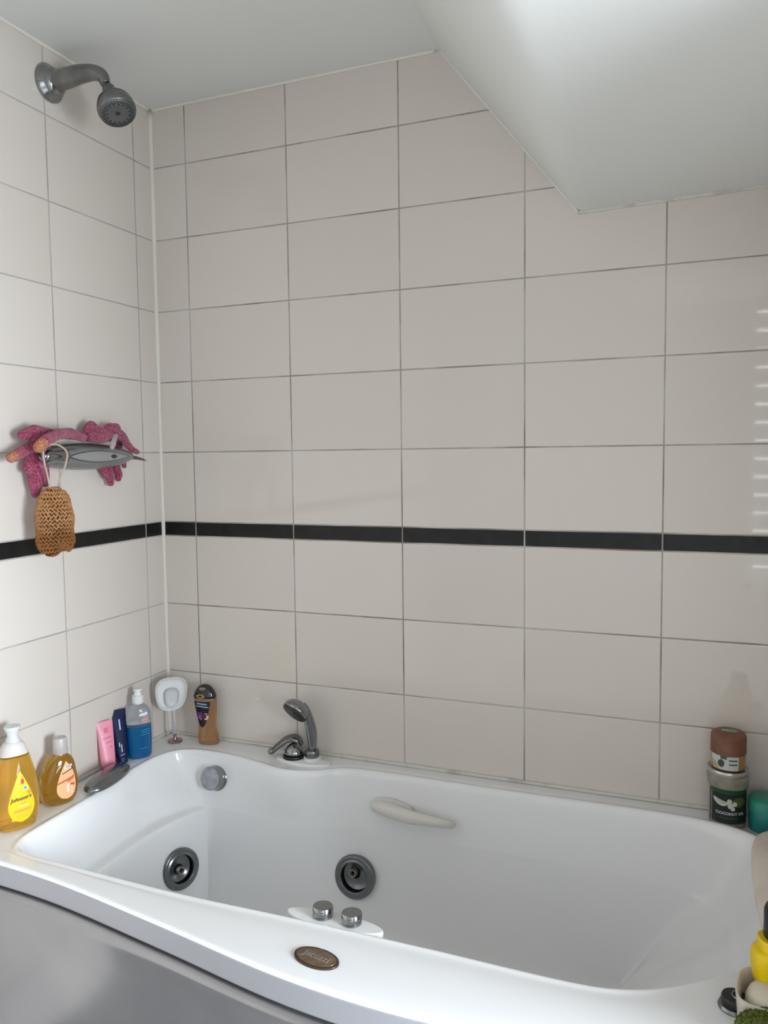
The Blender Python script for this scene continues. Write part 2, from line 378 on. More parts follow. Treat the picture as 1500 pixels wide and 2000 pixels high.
#       depth    L     B     R     F
PR = [ (.002, .0035,.0035,.004,.004),
       (.008, .008, .008,.010,.008),
       (.020, .012, .011,.020,.011),
       (.050, .020, .014,.036,.014),
       (.090, .031, .020,.064,.018),
       (.120, .034, .025,.086,.021),
       (.134, .037, .027,.096,.022),
       (.140, .043, .028,.103,.023),
       (.1445,.064, .029,.107,.0235),
       (.149, .068, .029,.112,.024),
       (.170, .069, .030,.130,.026),
       (.210, .070, .034,.175,.030),
       (.280, .078, .042,.265,.038),
       (.350, .095, .060,.370,.055),
       (.395, .120, .085,.470,.080),
       (.415, .150, .115,.540,.11),
       (.425, .210, .170,.620,.17)]
KS = 6
def loop(pts): return cr([Vector(p) for p in pts], KS, closed=True)
def basin():
    bm = bmesh.new(); R = []
    outer = loop([(k[9], k[10], 0) for k in K])
    outer = [Vector((min(max(p.x,.002),1.70), min(p.y,-.002), 0)) for p in outer]
    crest = loop([(k[0], k[1], k[8]) for k in K])
    n = len(crest)
    def outn(P, i):
        d = (P[(i+1)%n]-P[(i-1)%n]); d.z = 0; d.normalize(); return Vector((-d.y, d.x, 0))
    ctr = Vector((.85,-.38,0))
    def out(P, i):
        v = outn(P, i); return v if v.dot(P[i]-ctr) > 0 else -v
    # outer skin, from the underside of the lip upwards
    def off(P, o, z, onlyfront=True):
        r = []
        for i, p in enumerate(P):
            v = out(P, i)
            if p.x < .003 or p.x > 1.699 or p.y > -.003: v = Vector((0,0,0))
            r.append(p + v*o + Vector((0,0,z)))
            r[-1].x = min(max(r[-1].x, .002), 1.70)
        return r
    R.append(off(outer, -.034, -.0535)); R.append(off(outer, -.006, -.055)); R.append(off(outer, -.0035, -.0545)); R.append(off(outer, -.003, -.052)); R.append(off(outer, .0035, -.0085)); R.append(off(outer, .004, -.006))
    R.append(off(outer, .0032, -.0025)); R.append(off(outer, 0, -.0003)); R.append(off(outer, -.004, 0))
    # deck to rim
    for t in (.4, .75):
        R.append([o.lerp(c, t) if False else Vector((o.x+(c.x-o.x)*t, o.y+(c.y-o.y)*t, c.z*t*t*.3)) for o, c in zip(R[8], crest)])
    R.append([c + out(crest, i)*.011 + Vector((0,0,-.0022)) for i, c in enumerate(crest)])
    R.append([c + out(crest, i)*.004 + Vector((0,0,-.0004)) for i, c in enumerate(crest)])
    R.append(crest)
    for d, l, b, r, f in PR:
        g = min(max((d-.02)/.125, 0), 1); g = g*g*(3-2*g)
        P = []
        for k in K:
            P.append((k[0]+k[2]*l-k[4]*r+k[6]*g, k[1]-k[3]*b+k[5]*f+k[7]*g, k[8]*(1-g)-d))
        R.append(loop(P))
    fl = R[-1]; c = sum(fl, Vector())/len(fl)
    for t in (.35, .7): R.append([p.lerp(Vector((c.x,c.y,p.z-.004*t)), t) for p in fl])
    for r in R:
        for p in r: p.z += DZ
    rings(bm, R, cap0=False, cap1=True); return bm, outer, out
bm, OUT, outf = basin()
basin_o = obj('basin', bm, M_acrylic, tub, world=True, sub=2)
JETS = [(Vector((.1935,-.225, Z0-.903)), Vector((.90,-.38,.16)).normalized(), .054), (Vector((.646,-.108, Z0-.898)), Vector((0,-1,.14)).normalized(), .056)]
dg = bpy.context.evaluated_depsgraph_get(); me2 = bpy.data.meshes.new_from_object(basin_o.evaluated_get(dg))
bm = bmesh.new(); bm.from_mesh(me2); kill = []
for f in bm.faces:                                  # openings for the whirlpool jets
    q = f.calc_center_median() + tub.location
    for c_, n_, r_ in JETS:
        v_ = q - c_
        if abs(v_.dot(n_)) < .06 and (v_ - n_*v_.dot(n_)).length < r_*.80: kill.append(f); break
bmesh.ops.delete(bm, geom=kill, context='FACES'); bm.to_mesh(me2); bm.free()
basin_o.modifiers.clear(); basin_o.data = me2
# grey band over the front face of the lip, darker than the rim top
def lip_band():
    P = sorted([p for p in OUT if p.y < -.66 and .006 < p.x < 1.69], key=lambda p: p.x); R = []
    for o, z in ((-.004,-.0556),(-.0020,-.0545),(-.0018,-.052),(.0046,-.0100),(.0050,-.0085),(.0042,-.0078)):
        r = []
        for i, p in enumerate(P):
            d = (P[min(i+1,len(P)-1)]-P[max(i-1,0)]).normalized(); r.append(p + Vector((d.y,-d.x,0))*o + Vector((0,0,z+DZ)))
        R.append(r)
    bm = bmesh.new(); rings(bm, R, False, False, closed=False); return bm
o = obj('lip_band', lip_band(), mat('grey_edge', (.37,.37,.40), .35), tub, world=True); o['label'] = 'lilac-grey band along the front edge'
# side panel: follows the front of the outline, set back under the lip
def side_panel():
    bm = bmesh.new()
    idx = [i for i, p in enumerate(OUT) if p.y < -.66]
    P = [OUT[i] for i in idx]; P = sorted(P, key=lambda p: p.x); P = [p for p in P if p.x > .003 and p.x < 1.69]
    P = [Vector((.003, -.737, 0))] + P + [Vector((1.697, -.735, 0))]
    prof = [(-.034,-.0560),(-.0125,-.0562),(-.0115,-.0590),(-.006,-.0595),(.001,-.0610),(.0060,-.0650),(.0085,-.071),(.0080,-.078),(.0035,-.092),(-.008,-.13),(-.022,-.25),(-.032,-.40),(-.040,-.567)]
    R = []
    for o, z in prof:
        r = []
        for i, p in enumerate(P):
            d = (P[min(i+1,len(P)-1)]-P[max(i-1,0)]).normalized(); nrm = Vector((d.y,-d.x,0))
            q = p + nrm*o + Vector((0,0,z+DZ)); q.x = min(max(q.x,.003),1.697); r.append(q)
        R.append(r)
    rings(bm, R, False, False, closed=False)
    return bm
o = obj('side_panel', side_panel(), M_panel, tub, world=True, sub=1)
md = o.modifiers.new('s', 'SOLIDIFY'); md.thickness = .004; md.offset = -1
o['label'] = 'satin silver bowed side panel'

def ell_plate(cx, cy, cz, a, b, h, yaw, parent, name, m, nrm=None, n=48):
    bm = bmesh.new(); R = []
    for s, z in ((1,0),(1,h*.6),(.985,h*.9),(.95,h)):
        R.append([(cos(2*pi*i/n)*(a-(1-s)*a*.35), sin(2*pi*i/n)*(b-(1-s)*a*.35), z) for i in range(n)])
    rings(bm, R)
    M_ = Matrix.Translation((cx,cy,cz)) @ Matrix.Rotation(yaw, 4, 'Z')
    if nrm: M_ = Matrix.Translation((cx,cy,cz)) @ Vector((0,0,1)).rotation_difference(Vector(nrm)).to_matrix().to_4x4() @ Matrix.Rotation(yaw, 4, 'Z')
    bmesh.ops.transform(bm, matrix=M_, verts=bm.verts)
    return obj(name, bm, m, parent, world=True, auto=40)
# control plate with two round chrome buttons on the inner edge of the front rim
cp = ell_plate(.864, -.683, DZ-.013, .094, .023, .0095, rad(-1), tub, 'control_plate', M_white)
cp['label'] = 'white oval plate carrying two chrome buttons'
for i, bx in enumerate((.840, .897)):
    bm = lathe([(0,.0155),(.002,.0178),(.007,.018),(.0085,.0168),(.0095,.0168),(.011,.0185),(.0185,.0185),(.0205,.0172),(.0208,.012)], (bx,-.680-.001*i,DZ-.0045), (0,.06,1), n=36)
    b_ = obj('button', bm, M_chrome, cp, auto=35, world=False)
    b_.data.transform(Matrix.Translation(-tub.location)); b_['label'] = 'round chrome push button'
# oval maker's badge
bc = at_z(618, 1871, DZ+.002); 
bd = ell_plate(bc.x, bc.y, DZ-.0005, .0415, .0235, .004, rad(-8), tub, 'badge', mat('badge_rim', (.08,.05,.035), .25, metal=.5)); bd['label'] = 'brown oval badge with silver lettering'
e2 = ell_plate(bc.x, bc.y, DZ+.003, .0365, .0195, .0012, rad(-8), tub, 'badge_face', mat('badge_face', (.16,.105,.06), .3, metal=.4, var=(60,(.22,.15,.09),.4,.6))); e2.parent = bd
bm = text_bm('Jacuzzi', .0185, .1, .0002, .0004)
bmesh.ops.transform(bm, matrix=Matrix.Translation((bc.x,bc.y,DZ+.0048)) @ Matrix.Rotation(rad(-10),4,'Z'), verts=bm.verts)
l_ = obj('lettering', bm, mat('badge_letters', (.36,.34,.33), .35, metal=.6), tub, smooth=False, world=True); l_.parent = bd
# whirlpool jets
def jet(c, nrm, r, label, nz_off=(0,0)):
    nrm = Vector(nrm).normalized(); c = Vector(c)
    prof = [(-.012,r*.96),(-.004,r*.99),(0,r),(.003,r*.99),(.0065,r*.93),(.0075,r*.87),(.0060,r*.83),(.0062,r*.78),(.0085,r*.73),(.0085,r*.68),(.004,r*.66),(.000,r*.655)]
    j = obj('jet', lathe(prof, c, nrm, n=56, cap1=False), M_ring, tub, world=True); j['label'] = label
    s = obj('socket', lathe(cap0=False, prof=[(.002,r*.657),(-.010,r*.64),(-.030,r*.60),(-.0305,r*.5),(-.031,r*.05)], origin=c, axis=nrm, n=40), M_hole, tub, world=True); s.parent = j
    a, b, d = frame(nrm)
    ball = obj('swivel', lathe([(-.029,r*.34),(-.016,r*.30),(-.008,r*.19),(-.0075,r*.09)], c + a*nz_off[0]*.6 + b*nz_off[1]*.6, nrm, n=32), M_hole, tub, world=True); ball.parent = j
    dn = (nrm + a*nz_off[0]*8 + b*nz_off[1]*8).normalized()
    nz_ = obj('nozzle', lathe([(-.014,r*.20),(.000,r*.18),(.003,r*.175),(.003,r*.125),(-.008,r*.11)], c + a*nz_off[0] + b*nz_off[1], dn, n=24), M_brass, tub, world=True, auto=40); nz_.parent = j
jet(*JETS[0], 'dark ringed jet in the left end wall', (0,-.004))
jet(*JETS[1], 'dark ringed jet in the long back wall', (-.006,.008))
# overflow / waste control knob high in the back left corner
kc = at_y(424, 1518, -.098); kn = Vector((-.10,-.93,.22)).normalized()
knob = obj('overflow_knob', lathe([(-.012,.034),(.002,.036),(.004,.034),(.006,.0325),(.022,.0318),(.030,.031)], kc, kn, n=48), M_chrome, tub, world=True, auto=40)
knob['label'] = 'round chrome overflow knob with chalky face'
f_ = obj('knob_face', lathe([(.028,.0305),(.0325,.0300),(.034,.0275),(.0345,.012),(.0345,.0005)], kc, kn, n=48), M_scale, tub, world=True); f_.parent = knob
# white grab handle
hp = [at_y(732,1575,-.090), at_y(752,1580,-.108), at_y(790,1593,-.120), at_y(830,1602,-.124), at_y(868,1609,-.112), at_y(884,1611,-.096)]
hb = capsule_tube(hp, [.013,.0175,.0175,.014,.011,.009], n=20, k=5, flat=.8, side=(0,0,1))
h_ = obj('grab_handle', hb, M_acrylic2, tub, world=True); h_['label'] = 'off-white curved grab handle'
hb = capsule_tube([at_y(738,1570,-.078), at_y(765,1575,-.080), at_y(798,1584,-.080)], [.016,.020,.014], n=20, flat=.9, side=(0,0,1))
hm = obj('handle_mount', hb, M_acrylic2, tub, world=True); hm.parent = h_
# raised platform for the bath mixer
pl = ell_plate(.478, -.062, DZ-.0005, .082, .030, .006, rad(-2), tub, 'mixer_platform', M_white)

# ------------------------------------------------------------------ bath mixer lever (dome and bent lever)
mt = thing('mixer_tap', 'chrome dome mixer tap with bent lever at the back edge of the bath', 'tap', (.447,-.055,DZ+.0055))
obj('collar', lathe([(0,.0295),(.004,.030),(.008,.028)], (0,0,0), n=40), M_black, mt, auto=40)
obj('dome', lathe([(.007,.0265),(.014,.0262),(.022,.024),(.030,.0185),(.036,.011),(.039,.003)], (0,0,0), (0,.08,1), n=40), M_chrome, mt)
lv = tube([(.014,.016,.030),(.004,.010,.047),(-.018,.000,.047),(-.040,-.010,.030),(-.058,-.016,.014)], [.013,.0155,.0135,.0115,.0095], n=16, flat=.55, side=(0,1,0))
obj('lever', lv, M_dchrome, mt)
obj('lever_tip', capsule_tube([(-.052,-.004,.019),(-.060,-.018,.012),(-.066,-.006,.012)], [.007,.008,.007], n=12), M_chrome, mt)

# ------------------------------------------------------------------ hand shower standing in its holder
hs = thing('hand_shower', 'chrome hand shower standing upright in its deck socket', 'shower head', (.500,-.050,DZ+.0055))
M_sockw = M_white
obj('socket_ring', lathe([(0,.023),(.004,.0235),(.006,.021)], (0,0,0), n=32), M_sockw, hs, auto=40)
obj('socket', lathe([(.005,.0175),(.008,.0192),(.022,.0192),(.025,.0175),(.026,.012)], (0,0,0), n=32), M_dchrome, hs, auto=40)
hpath = [(0,0,.024),(.001,0,.045),(-.001,0,.075),(-.006,-.003,.105),(-.014,-.008,.135),(-.022,-.012,.148)]
obj('handle', tube(hpath, [.0105,.0125,.0145,.0135,.012,.011], n=20), M_chrome, hs)
hd = Vector((-.28,-.76,-.62)).normalized(); hc = Vector((-.033,-.022,.137))
obj('head', lathe([(-.024,.006),(-.021,.018),(-.014,.029),(-.004,.0355),(.007,.0370),(.012,.0355)], hc, hd, n=40), M_chrome, hs)
obj('spray_face', lathe([(.010,.0335),(.0125,.0340),(.0135,.031),(.0125,.006),(.014,.004),(.0145,.0005)], hc, hd, n=40), M_black, hs)

# ------------------------------------------------------------------ wall shower head
sh = thing('wall_shower', 'chrome wall-mounted shower head on short arm near the ceiling', 'shower head', (0,-.377,Z0+1.077))
obj('flange', lathe([(.0005,.0435),(.004,.0440),(.009,.0405),(.016,.034),(.018,.0325),(.020,.0330),(.026,.0285),(.031,.024)], (0,0,0), (1,0,0), n=56), M_chrome, sh)
obj('arm', tube([(.018,0,.001),(.06,0,.003),(.10,0,.004),(.135,0,.000),(.158,.001,-.011),(.166,.002,-.030)], [.0245,.0230,.0205,.0175,.0150,.0115], n=24), M_dchrome, sh)
ad = Vector((.50,.12,-.86)).normalized(); ac = Vector((.164,.002,-.026))
obj('swivel_joint', lathe([(0,.009),(.006,.0095),(.008,.0085),(.012,.0125),(.017,.0145),(.026,.0150),(.034,.0125)], ac, ad, n=28), M_dchrome, sh)
hd = Vector((.42,-.22,-.88)).normalized(); hc = ac + ad*.036
head = obj('head', lathe([(-.006,.011),(.002,.018),(.012,.0325),(.022,.0395),(.024,.0392),(.026,.0408),(.038,.0435),(.046,.0435),(.053,.0410),(.054,.0395)], hc, hd, n=56), M_dchrome, sh, auto=50)
fc = obj('spray_face', lathe([(.0525,.0395),(.056,.0375),(.056,.0165),(.0545,.014),(.055,.001)], hc, hd, n=56), mat('spray_plate', (.15,.155,.155), .4, metal=.6), sh)
a, b, d = frame(hd); bm = bmesh.new()
for rr, cnt in ((.0345,32),(.0300,28),(.0250,15)):
    for i in range(cnt):
        t = 2*pi*i/cnt + rr*40; lathe([(.0552,.0016),(.0570,.0016),(.0574,.0010)], hc+(a*cos(t)+b*sin(t))*rr, hd, n=8, bm=bm)
lathe([(.0545,.0050),(.0557,.0050),(.0558,.002)], hc, hd, n=16, bm=bm)
n_ = obj('nozzles', bm, M_black, fc); n_['kind'] = 'stuff'

# ------------------------------------------------------------------ shower valve on the left wall
vz = Z0 + .190
sv = thing('shower_valve', 'silver leaf-shaped shower valve mounted below the shower head', 'shower valve', (0,-.33,vz))
def ubody():
    bm = bmesh.new(); R = []; N_ = 40
    prof = [(-.172,.004,.012),(-.166,.014,.020),(-.150,.021,.027),(-.11,.028,.033),(-.06,.0325,.037),(0,.0335,.038),(.05,.031,.036),(.095,.025,.031),(.13,.017,.025),(.148,.010,.018),(.158,.003,.010)]
    for y, hh, dd in prof:
        R.append([(.036 + dd*.95*cos(2*pi*i/N_), y, hh*sin(2*pi*i/N_)*(1 if sin(2*pi*i/N_) > 0 else 1.0)) for i in range(N_)])
    rings(bm, R); return bm
M_sbody = mat('satin_silver', (.33,.345,.345), .33, metal=.75)
obj('body', ubody(), M_sbody, sv, sub=1)
obj('wall_mount', lathe([(.0005,.026),(.006,.026),(.02,.020),(.03,.02)], (0,-.02,0), (1,0,0), n=32), M_chrome, sv)
def leaf(L0, L1, hmax, eps, zc=0, N_=28):
    bm = bmesh.new(); V = []
    for i in range(N_+1):
        t = i/N_; y = L0+(L1-L0)*t; h = hmax*sin(pi*t**.85)**.9+1e-4; row = []
        for s in range(-4,5):
            z = zc + h*s/4
            # front of the body
            pr = [(-.172,.004,.012),(-.166,.014,.020),(-.150,.021,.027),(-.11,.028,.033),(-.06,.0325,.037),(0,.0335,.038),(.05,.031,.036),(.095,.025,.031),(.13,.017,.025),(.148,.010,.018),(.158,.003,.010)]
            hh, dd = lerp_prof(pr, y); u = min(abs(z)/hh, .98)
            row.append(bm.verts.new((.036+dd*.95*math.sqrt(1-u*u)+eps, y, z)))
        V.append(row)
    for r0, r1 in zip(V[:-1], V[1:]):
        for j in range(8): bm.faces.new((r0[j],r0[j+1],r1[j+1],r1[j]))
    return bm
il = obj('inlay', leaf(-.105,.118,.0145,.0012), mat('inlay_edge', (.06,.06,.065), .4, metal=.5), sv)
i2 = obj('inlay_face', leaf(-.098,.112,.0128,.0019), mat('inlay_silver', (.42,.43,.44), .32, metal=.6), sv); i2.parent = il
i3 = obj('emblem', leaf(.036,.062,.0052,.0026), mat('emblem', (.05,.035,.05), .4), sv); i3.parent = il
# left control knob, chrome
kb = obj('control_knob', lathe([(0,.012),(.002,.015),(.012,.017),(.030,.0135),(.050,.0145),(.066,.0175),(.070,.016)], (.074,-.19,.002), (0,1,0), n=32), M_chrome, sv, auto=50)
obj('knob_cap', lathe([(-.006,.004),(-.004,.011),(.002,.0135),(.004,.013)], (.074,-.19,.002), (0,1,0), n=28), M_dchrome, sv)
obj('lever_tip', tube([(.038,.150,-.002),(.048,.172,-.006),(.060,.188,-.012)], [.009,.007,.002], n=14, flat=.6), M_dchrome, sv)
bm = bmesh.new(); 
tp = tube([(.030,-.12,.046),(.034,-.06,.046),(.034,.02,.040)], [.012,.016,.014], n=14, flat=.22, side=(1,0,0), bm=bm)
obj('rack', tp, M_black, sv)

# ------------------------------------------------------------------ exfoliating gloves
def glove_mat(name, c1, c2, tip):
    m = mat(name, c1, .95, bump=(420,1,.0035), var=(240,c2,.38,.66), spec=.1)
    nt = m.node_tree; b = nt.nodes['Principled BSDF']; b.inputs['Sheen Weight'].default_value = .25
    return m
M_glove = glove_mat('pink_glove_knit', (.24,.030,.070), (.52,.125,.21), None)
M_glove2 = mat('orange_finger_tip', (.42,.16,.09), .95, bump=(420,1,.003), var=(240,(.62,.30,.20),.4,.65), spec=.1)
tex = bpy.data.textures.new('knit', 'CLOUDS'); tex.noise_scale = .0045; tex.noise_depth = 1
def spheres(segs, bm=None):
    bm = bm or bmesh.new()
    for p0, p1, r0, r1 in segs:
        p0, p1 = Vector(p0), Vector(p1); L_ = (p1-p0).length; n = max(2, int(L_/(min(r0,r1)*.35))+1)
        for i in range(n+1):
            t = i/n; ret = bmesh.ops.create_icosphere(bm, subdivisions=2, radius=r0+(r1-r0)*t)
            bmesh.ops.translate(bm, verts=ret['verts'], vec=p0.lerp(p1, t))
    return bm
def blob(name, segs, m, parent, voxel=.0022, disp=.0022):
    o = obj(name, spheres(segs), m, parent, world=True)
    r = o.modifiers.new('r','REMESH'); r.mode = 'VOXEL'; r.voxel_size = voxel; r.use_smooth_shade = True
    s = o.modifiers.new('s','SMOOTH'); s.iterations = 3; s.factor = .6
    if disp:
        d = o.modifiers.new('d','DISPLACE'); d.texture = tex; d.strength = disp; d.mid_level = .5; d.texture_coords = 'LOCAL'
    return o
def ch(pts, rr):
    return [(pts[i], pts[i+1], rr[i], rr[i+1]) for i in range(len(pts)-1)]
G = at_x
g1 = thing('exfoliating_glove', 'pink knitted exfoliating glove draped over left end of the shower valve, long fingers hanging', 'glove', G(75,870,.04), 0, 'pink exfoliating gloves')
seg = []
seg += ch([G(100,850,.052), G(68,842,.045), G(44,850,.040)], [.015,.0155,.012])          # finger back at top left
seg += ch([G(70,868,.045), G(52,877,.045), G(32,889,.045)], [.013,.0125,.0125])          # finger to the left
seg += ch([G(66,875,.035), G(60,895,.034), G(54,915,.032)], [.014,.013,.012])            # finger down
seg += ch([G(80,872,.045), G(72,905,.042), G(71,935,.036), G(69,966,.028)], [.016,.019,.019,.009])   # long hanging finger
seg += ch([G(84,890,.030), G(85,920,.026), G(88,943,.024)], [.014,.013,.011])
seg += ch([G(74,860,.048), G(90,858,.050), G(84,875,.036)], [.020,.018,.014])            # palm
blob('glove_body', seg, M_glove, g1)
seg = ch([G(80,872,.095), G(90,860,.098), G(112,848,.088), G(138,846,.074), G(162,855,.070)], [.0135,.0135,.0125,.0130,.0105])
fg = blob('front_finger', seg, M_glove, g1)
fg2 = blob('finger_tip', [(G(28,891,.046), G(22,894,.047), .0128, .0118)], M_glove2, g1, .0020)
fg2['label'] = 'worn orange finger tip'
fg3 = blob('finger_tip', [(G(84,866,.097), G(76,874,.095), .0140, .0128)], M_glove2, g1, .0020); fg3['label'] = 'worn orange finger tip'
g2 = thing('exfoliating_glove', 'pink knitted exfoliating glove crumpled on top of right half of the shower valve', 'glove', G(220,880,.04), 0, 'pink exfoliating gloves')
seg = []
seg += ch([G(168,852,.040), G(172,838,.040), G(178,830,.038), G(186,838,.044)], [.0125,.0125,.0115,.012])
seg += ch([G(178,853,.056), G(200,856,.060), G(214,852,.058)], [.013,.013,.013])
seg += ch([G(184,838,.046), G(198,842,.050), G(206,848,.052)], [.010,.011,.010])
seg += ch([G(208,846,.046), G(214,836,.044), G(226,836,.044), G(230,850,.046)], [.0125,.013,.013,.013])
seg += ch([G(222,846,.050), G(238,852,.050), G(247,866,.050), G(258,878,.048), G(268,883,.044)], [.013,.013,.010,.0085,.007])
seg += ch([G(190,846,.030), G(215,850,.028), G(236,858,.028)], [.012,.013,.012])
seg += ch([G(236,846,.022), G(232,880,.010), G(226,915,.012)], [.009,.008,.010])           # passing behind the valve
seg += ch([G(200,915,.020), G(208,930,.022)], [.010,.009])
seg += ch([G(212,915,.022), G(215,930,.024), G(216,943,.024)], [.011,.0105,.0095])
seg += ch([G(226,912,.020), G(232,926,.022), G(231,935,.022)], [.011,.0105,.0085])
seg += ch([G(242,905,.020), G(243,911,.020)], [.007,.006])
blob('glove_body', seg, M_glove, g2)
lp = capsule_tube([G(226,850,.068), G(222,862,.082), G(219,874,.086)], [.006,.0065,.0055], n=12, flat=.25, side=(.4,.9,0))
l_ = obj('hanging_loop', lp, mat('clear_loop', (.45,.38,.40), .4), g2, world=True); l_['label'] = 'pale grey hanging tag'

# ------------------------------------------------------------------ sisal scrubber on its cord
M_sisal = mat('sisal', (.36,.175,.075), .9, bump=(600,.5,.001), var=(90,(.50,.26,.12),.35,.65), spec=.1)
nt = M_sisal.node_tree; pb = nt.nodes['Principled BSDF']        # damp brown stain across the lower half
tc = nt.nodes.new('ShaderNodeTexCoord'); sp_ = nt.nodes.new('ShaderNodeSeparateXYZ'); nt.links.new(tc.outputs['Object'], sp_.inputs[0])
nn = nt.nodes.new('ShaderNodeTexNoise'); nn.inputs['Scale'].default_value = 22; nt.links.new(tc.outputs['Object'], nn.inputs['Vector'])
ad_ = nt.nodes.new('ShaderNodeMath'); ad_.operation = 'MULTIPLY_ADD'; nt.links.new(nn.outputs['Fac'], ad_.inputs[0]); ad_.inputs[1].default_value = .08; nt.links.new(sp_.outputs[2], ad_.inputs[2])
mr = nt.nodes.new('ShaderNodeMapRange'); nt.links.new(ad_.outputs[0], mr.inputs[0]); mr.inputs[1].default_value = .01; mr.inputs[2].default_value = .045; mr.inputs[3].default_value = .75; mr.inputs[4].default_value = 0
mxs = nt.nodes.new('ShaderNodeMixRGB'); src = pb.inputs['Base Color'].links[0].from_socket
nt.links.new(mr.outputs[0], mxs.inputs[0]); nt.links.new(src, mxs.inputs[1]); mxs.inputs[2].default_value = (.20,.075,.02,1); nt.links.new(mxs.outputs[0], pb.inputs['Base Color'])
spc = at_x(107,1019,.078)
sg = thing('sisal_scrubber', 'brown knitted sisal scrubber hanging by a cord from the shower valve', 'scrubber', spc, rad(58))
SW, SH_, ST = .0400, .0790, .0165
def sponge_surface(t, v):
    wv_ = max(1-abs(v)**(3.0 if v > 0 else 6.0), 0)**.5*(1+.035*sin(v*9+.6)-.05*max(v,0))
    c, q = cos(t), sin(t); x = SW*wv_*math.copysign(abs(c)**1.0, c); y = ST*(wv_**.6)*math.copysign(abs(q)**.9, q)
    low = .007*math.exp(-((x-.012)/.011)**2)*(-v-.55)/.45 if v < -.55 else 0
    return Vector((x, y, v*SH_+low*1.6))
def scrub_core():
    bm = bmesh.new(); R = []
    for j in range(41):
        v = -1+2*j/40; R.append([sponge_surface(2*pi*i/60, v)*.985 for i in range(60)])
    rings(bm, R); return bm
def scrub_knit():
    bm = bmesh.new(); rows, cols = 18, 26
    base = bmesh.new(); bmesh.ops.create_uvsphere(base, u_segments=8, v_segments=6, radius=1); bv = [v.co.copy() for v in base.verts]; bf = [[v.index for v in f.verts] for f in base.faces]; base.free()
    for j in range(rows):
        v = -.965+1.93*j/(rows-1)
        for i in range(cols):
            for sgn_ in (-1, 1):
                t = 2*pi*(i+.5+.24*sgn_+random.uniform(-.06,.06))/cols + .03*sin(j*1.7)
                vv = max(min(v+random.uniform(-.012,.012), .975), -.975)
                p = sponge_surface(t, vv); du = (sponge_surface(t+.05, vv)-sponge_surface(t-.05, vv)).normalized()
                dv = (sponge_surface(t, min(vv+.02,.995))-sponge_surface(t, vv-.02)).normalized(); nr = du.cross(dv).normalized()
                if nr.dot(Vector((p.x/SW, p.y/ST, 0))) < 0: nr = -nr
                ax = (dv*1.0 + du*sgn_*.62).normalized(); sd = ax.cross(nr).normalized(); k = random.uniform(.9,1.12)
                L_, r_ = .0060*k, .00215*k*(.75+.25*abs(p.x) / SW if abs(v) > .9 else 1)
                vs = [bm.verts.new(p + nr*.0011 + ax*q.z*L_ + sd*q.x*r_ + nr*q.y*r_*1.05) for q in bv]
                for f in bf: bm.faces.new([vs[a] for a in f])
    return bm
obj('pad', scrub_core(), mat('gap_shade_core', (.085,.035,.012), .95, spec=.1), sg)  # core coloured dark to stand in for shade between the stitches
kn = obj('knit_cover', scrub_knit(), M_sisal, sg)
M_cord = mat('cord', (.55,.42,.33), .85, bump=(500,.6,.002))
pts = [at_x(98,953,.078), at_x(92,925,.084), at_x(86,900,.094), at_x(86,878,.100), at_x(100,868,.106), at_x(118,871,.104), at_x(131,885,.100), at_x(127,910,.094), at_x(117,935,.086), at_x(114,954,.078)]
bm = tube(pts, [.0022]*len(pts), n=10, k=8)
M2 = sg.matrix_world
o = obj('cord', bm, M_cord, None)
inv = (Matrix.Translation(spc) @ Matrix.Rotation(rad(58),4,'Z')).inverted(); o.data.transform(inv); o.parent = sg

# ------------------------------------------------------------------ bottles along the left wall
def liquid(name, col, rough=.06, trans=.85, ior=1.33):
    return mat(name, col, rough, trans=trans, ior=ior, coat=.5)
def pump_cap(t, z, s=1, m=M_white):
    obj('cap', lathe([(0,.014*s),(.004*s,.0155*s),(.020*s,.015*s),(.022*s,.009*s)], (0,0,z), n=32), m, t, auto=40)
# 1  yellow baby shampoo
P1 = at_z(28,1603,DZ); P1.x = .049; P1.y = -.615
b1 = thing('shampoo_bottle', 'large amber pump bottle with yellow drop label, leftmost on the bath ledge', 'bottle', (P1.x,P1.y,DZ), rad(62))
pf = smooth_prof([(0,0,.036,.022),(.006,0,.041,.026),(.03,0,.0465,.030),(.06,0,.0490,.031),(.09,0,.0475,.0305),(.12,0,.0420,.028),(.15,0,.0350,.0250),(.17,0,.0290,.0225),(.186,0,.0235,.020),(.194,0,.017,.016)], 5)
M_amber = liquid('amber_shampoo', (1.0,.64,.10), .05, .85)
M_frost = mat('frosted_plastic', (.86,.80,.76), .35, trans=.25, ior=1.3)
obj('bottle_body', bottle(pf, 2.5, hi=.165), M_amber, b1, auto=60)
obj('bottle_shoulder', bottle(pf, 2.5, lo=.164), M_frost, b1, auto=60)
bm = lathe([(0,.0150),(.008,.0150),(.012,.0115),(.020,.0110),(.026,.0135),(.034,.0175),(.037,.017),(.038,.004)], (0,0,.192), n=32)
pc = obj('pump', bm, mat('pump_plastic', (.80,.84,.83), .3, trans=.2), b1, auto=45)
M_yel = mat('yellow_label', (1.0,.62,.015), .35)
def drop(z0, z1, wmax, cx=0, pk=.33):
    def hw(t): return wmax*(min(t/pk,1)**.5 if t < pk else (1-((t-pk)/(1-pk))**1.35))*(1 if t >= pk else (1-(1-t/pk)**2)**.5/ max((t/pk)**.5,1e-3))
    return (lambda t: cx-max(hw(max(t,1e-3)),.0004)), (lambda t: cx+max(hw(max(t,1e-3)),.0004))
xl, xr = drop(0,1,.028,.004)
lb = obj('front_label', decal(pf, 2.5, .020, .134, xl, xr), M_yel, b1); lb['label'] = 'yellow drop-shaped label with dark script lettering'
M_navy = mat('navy_ink', (.015,.015,.05), .5)
